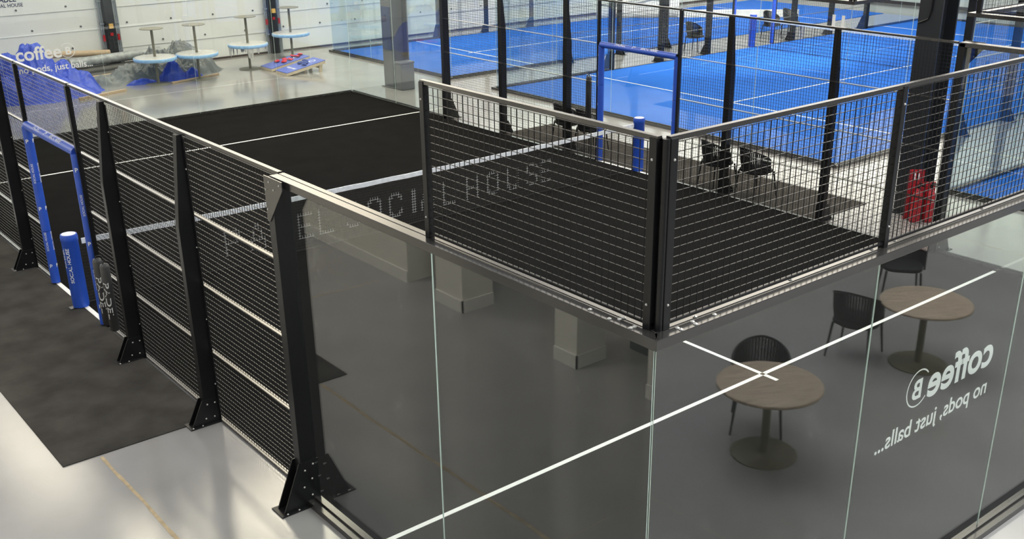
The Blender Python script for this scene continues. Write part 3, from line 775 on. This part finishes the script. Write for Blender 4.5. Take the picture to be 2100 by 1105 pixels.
def heap(name, label, cat, mat, cx, cy, rx, ry, bumps, seed, fold=.12, rim=.02, rot=0):
    """crumpled sheet heaped on the floor: bumps = (x,y,sx,sy,h) relative to the centre"""
    b = MB(); nr, na = 56, 190; vs = []; fs = []
    for i in range(nr+1):
        for j in range(na):
            a = 2*PI*j/na; e = 1+.16*noise.noise(Vector((math.cos(a)*2, math.sin(a)*2, seed)))+.06*noise.noise(Vector((math.cos(a)*7, math.sin(a)*7, seed)))
            r = i/nr; x = rx*r*e*math.cos(a); y = ry*r*e*math.sin(a)
            z = 0
            for bx, by, sx, sy, h in bumps: z = max(z, h*math.exp(-(((x-bx)/sx)**2+((y-by)/sy)**2)**1.1))
            q = Vector((x*2.2, y*2.2, seed*3.1))
            rd = 1-abs(noise.noise(q))*2; rd2 = 1-abs(noise.noise(q*2.3))*2
            rd3 = 1-abs(noise.noise(q*5.1))*2; rd4 = noise.noise(q*11)
            z += fold*(rd*.6+rd2*.45+rd3*.3+rd4*.12)*min(1, (1-r)*5)*(.35+min(1, z*2))
            z = max(z*min(1, (1-r)*9), 0)+.012*(1-r)
            xr = x*math.cos(rot)-y*math.sin(rot); yr = x*math.sin(rot)+y*math.cos(rot)
            vs.append((xr, yr, z))
    for i in range(nr):
        for j in range(na): fs.append([i*na+j, i*na+(j+1) % na, (i+1)*na+(j+1) % na, (i+1)*na+j])
    b.add(vs, fs, 0, True)
    b.add([vs[nr*na+j] for j in range(na)], [list(range(na))[::-1]], 0)
    o = b.build(name, mat); o.location = (cx, cy, 0); return tag(o, label, cat)
heap('blue_tarpaulin', 'crumpled blue tarpaulin heaped over something behind the coffee lettering', 'tarpaulin', TARPB, 3.85, 25.05, 1.75, 1.2,
     [(.2, .4, .60, .62, 1.12), (-.4, .25, .5, .6, .88), (.85, .3, .5, .5, .58), (.1, -.4, .9, .5, .45), (1.3, .15, .45, .45, .36), (-.9, -.6, .6, .5, .5)], 1.3, .12)
gt = heap('grey_tarpaulin', 'crumpled grey tarpaulin with blue folds below the two left high tables', 'tarpaulin', TARPG, 7.05, 25.42, 1.95, .66,
     [(.2, .0, .7, .5, .50), (.95, .1, .55, .45, .58), (-.6, -.15, .6, .35, .28), (1.5, 0, .3, .4, .34), (-1.4, -.2, .5, .25, .12)], 2.2, .24)
for x_, y_, rx_, ry_, h_, sd in ((.3, -.60, .40, .2, .44, 6.6), (.85, -.62, .3, .16, .2, 7.7), (-.55, -.62, .42, .12, .1, 9.1)):
    fo = heap('blue_fold', None, None, TARPB, x_, y_, rx_, ry_, [(0, 0, rx_*.75, ry_*.9, h_)], sd, .08); fo.parent = gt
def roll(name, label, p, q, r, mat, cat='roll'):
    t = MB(); t.cyl(p, q, r, 24); o = t.build(name, mat); return tag(o, label, cat)
roll('sheet_roll', 'long black roll below the silver one against the white wall', (5.1, 26.35, .17), (7.9, 26.75, .17), .16, ROLLK)
roll('sheet_roll', 'long silver wrapped roll lying on the black roll by the wall', (5.2, 26.40, .46), (7.85, 26.82, .48), .13, TARPS)
roll('sheet_roll', 'second black roll in front of the long rolls by the wall', (5.3, 26.02, .12), (7.6, 26.28, .12), .11, ROLLK)
roll('cardboard_tube', 'tan cardboard tube behind the blue tarpaulin, highest of the rolls', (4.6, 26.83, .70), (6.5, 26.98, .56), .085, TIMB, 'tube')
heap_s = heap('silver_sheet', 'crinkled silver sheet lying beyond the right ends of the rolls', 'sheet', TARPS, 8.45, 26.6, .6, .4, [(-.2, 0, .5, .4, .5), (.3, 0, .3, .3, .4)], 8.2, .12)
def plank(label, p, q, w_, h_):
    b = MB(); b.bar(p, q, w_, h_); return tag(b.build('timber_plank', TIMB), label, 'plank')
plank('pale timber beam on the floor just right of the blue tarpaulin', (5.3, 25.75, .09), (6.9, 26.02, .09), .16, .18)
plank('thin pale timber batten at the front foot of the blue tarpaulin', (4.5, 23.7, .03), (5.8, 24.1, .03), .08, .06)
plank('thin pale timber batten below the grey tarpaulin, on the floor', (7.1, 24.30, .025), (8.6, 24.72, .025), .06, .04)

# tubes hung on the left fence
def tube_bag(label, y, x, z=.14, rz=0, grp='black tube bags on the left fence'):
    t = thing('black_tube_bag', label, 'tube bag', (x, y, z), rz, grp)
    MB().lathe([(.04, 0), (.055, .015), (.055, .80), (.045, .83), (.02, .84)], 24).build('tube', ROLLK, t)
    b = MB(); b.tube([(-.02, 0, .83), (0, .0, .87), (.04, 0, .86), (.06, 0, .84)], .008, 8); b.build('hook', BLK, t)
    def pl(a, b_, d): an = PI+.9+b_/.056; return (math.cos(an)*(.056+d), math.sin(an)*(.056+d), a)
    text('lettering', 'PADEL', WHT, t, (.16, .62, -.03, .032), lambda a, b_, d: pl(.78-a, b_, d), 0, .01, .001)
    return t
tube_bag('black tube bag hung on the left fence, the one nearer the doorway', 8.86, -.085)
tube_bag('black tube bag hung on the left fence, the one nearer the tapered post', 8.62, -.085)

tube_bag('black tube bag on the outside of the right fence, left of its doorway', 11.40, 10.09, .70, PI, 'black tube bags on the right fence')

# made-up white sheet shaped to stand for an unidentified bright area
b = MB(); y0 = 19.99; vs = []; fs = []; n = 70; mrows = 12
for i in range(n+1):
    x = 18.3+i/n*9.6; zb = 1.10-.79*(i/n); zt = 2.85 if x < 21.8 else 1.05-(x-21.8)*.08
    for j in range(mrows+1):
        z = zb+(zt-zb)*j/mrows; vs.append((x, y0+.03*math.sin(x*6+1.3*math.sin(z*2))+.02*noise.noise(Vector((x*2, z*2, 0))), z))
for i in range(n):
    for j in range(mrows): fs.append([i*(mrows+1)+j, (i+1)*(mrows+1)+j, (i+1)*(mrows+1)+j+1, i*(mrows+1)+j+1])
b.add(vs, fs, 0, True); o = b.build('bright_area_sheet', SHEET); md = o.modifiers.new('thick', 'SOLIDIFY'); md.thickness = .006
tag(o, 'long white sheet standing in for a bright area beyond the blue court', 'sheet')

# ------------------------------------------------------------------ light, camera
w = bpy.data.worlds.new('hall_ambient'); S.world = w; w.use_nodes = True
bg = w.node_tree.nodes['Background']; bg.inputs['Color'].default_value = (.90, .95, 1, 1)
# translucent roof: bright overhead, dim towards the walls of the hall
wn = w.node_tree.nodes; wl_ = w.node_tree.links
tc = wn.new('ShaderNodeTexCoord'); sp = wn.new('ShaderNodeSeparateXYZ'); mr = wn.new('ShaderNodeMapRange')
wl_.new(tc.outputs['Generated'], sp.inputs[0]); wl_.new(sp.outputs['Z'], mr.inputs[0])
mr.inputs[1].default_value = 0.; mr.inputs[2].default_value = 1.; mr.inputs[3].default_value = .12; mr.inputs[4].default_value = .95
wl_.new(mr.outputs[0], bg.inputs['Strength'])
# fill spot, no known lamp here, added to brighten the white sheet
ld = bpy.data.lights.new('sheet_fill_spot', 'SPOT'); ld.energy = 5000; ld.spot_size = math.radians(95); ld.spot_blend = .6; ld.shadow_soft_size = .3; ld.color = (1, .95, .85)
lo = bpy.data.objects.new('sheet_fill_spot', ld); COL.objects.link(lo); lo.location = (22.5, 13.5, 7.5)
for y_ in (5.2, 8.6):      # unseen fill lights added to brighten the mirrored wall and nearby floor
    la = bpy.data.lights.new('wall_fill', 'AREA'); la.shape = 'RECTANGLE'; la.size = .25; la.size_y = 1.6; la.energy = 95; la.color = (1, .96, .88)
    ao = bpy.data.objects.new('wall_fill', la); COL.objects.link(ao); ao.location = (-2.5, y_, 3.7)
    ao.rotation_euler = Vector((-.93, -.05, -.38)).to_track_quat('-Z', 'Y').to_euler()
lo.rotation_euler = (Vector((22.8, 20, .8))-Vector(lo.location)).to_track_quat('-Z', 'Y').to_euler()
cam = bpy.data.cameras.new('camera'); co = bpy.data.objects.new('camera', cam); COL.objects.link(co)
yaw, pit, rol = .885287059, -.401975780, -.00967560113
F = Vector((math.cos(yaw)*math.cos(pit), math.sin(yaw)*math.cos(pit), math.sin(pit)))
s0 = F.cross(Vector((0, 0, 1))).normalized(); u0 = s0.cross(F)
s2 = math.cos(rol)*s0+math.sin(rol)*u0; u2 = -math.sin(rol)*s0+math.cos(rol)*u0
R = Matrix((s2, u2, -F)).transposed()
co.matrix_world = Matrix.Translation((-3.67267634, -3.42655569, 5.13952215)) @ R.to_4x4()
cam.sensor_fit = 'HORIZONTAL'; cam.sensor_width = 36; cam.lens = 2182.04*36/2100
cam.shift_x = -(1074.4758-1050)/2100; cam.shift_y = (657.7839-552.5)/2100
cam.clip_start = .05; cam.clip_end = 200
S.camera = co
S.view_settings.view_transform = 'Standard'; S.view_settings.look = 'None'; S.view_settings.exposure = 0; S.view_settings.gamma = 1
S.view_settings.use_curve_mapping = False
S.cycles.use_denoising = True
S.cycles.max_bounces = 12; S.cycles.transparent_max_bounces = 48; S.cycles.sample_clamp_indirect = 6
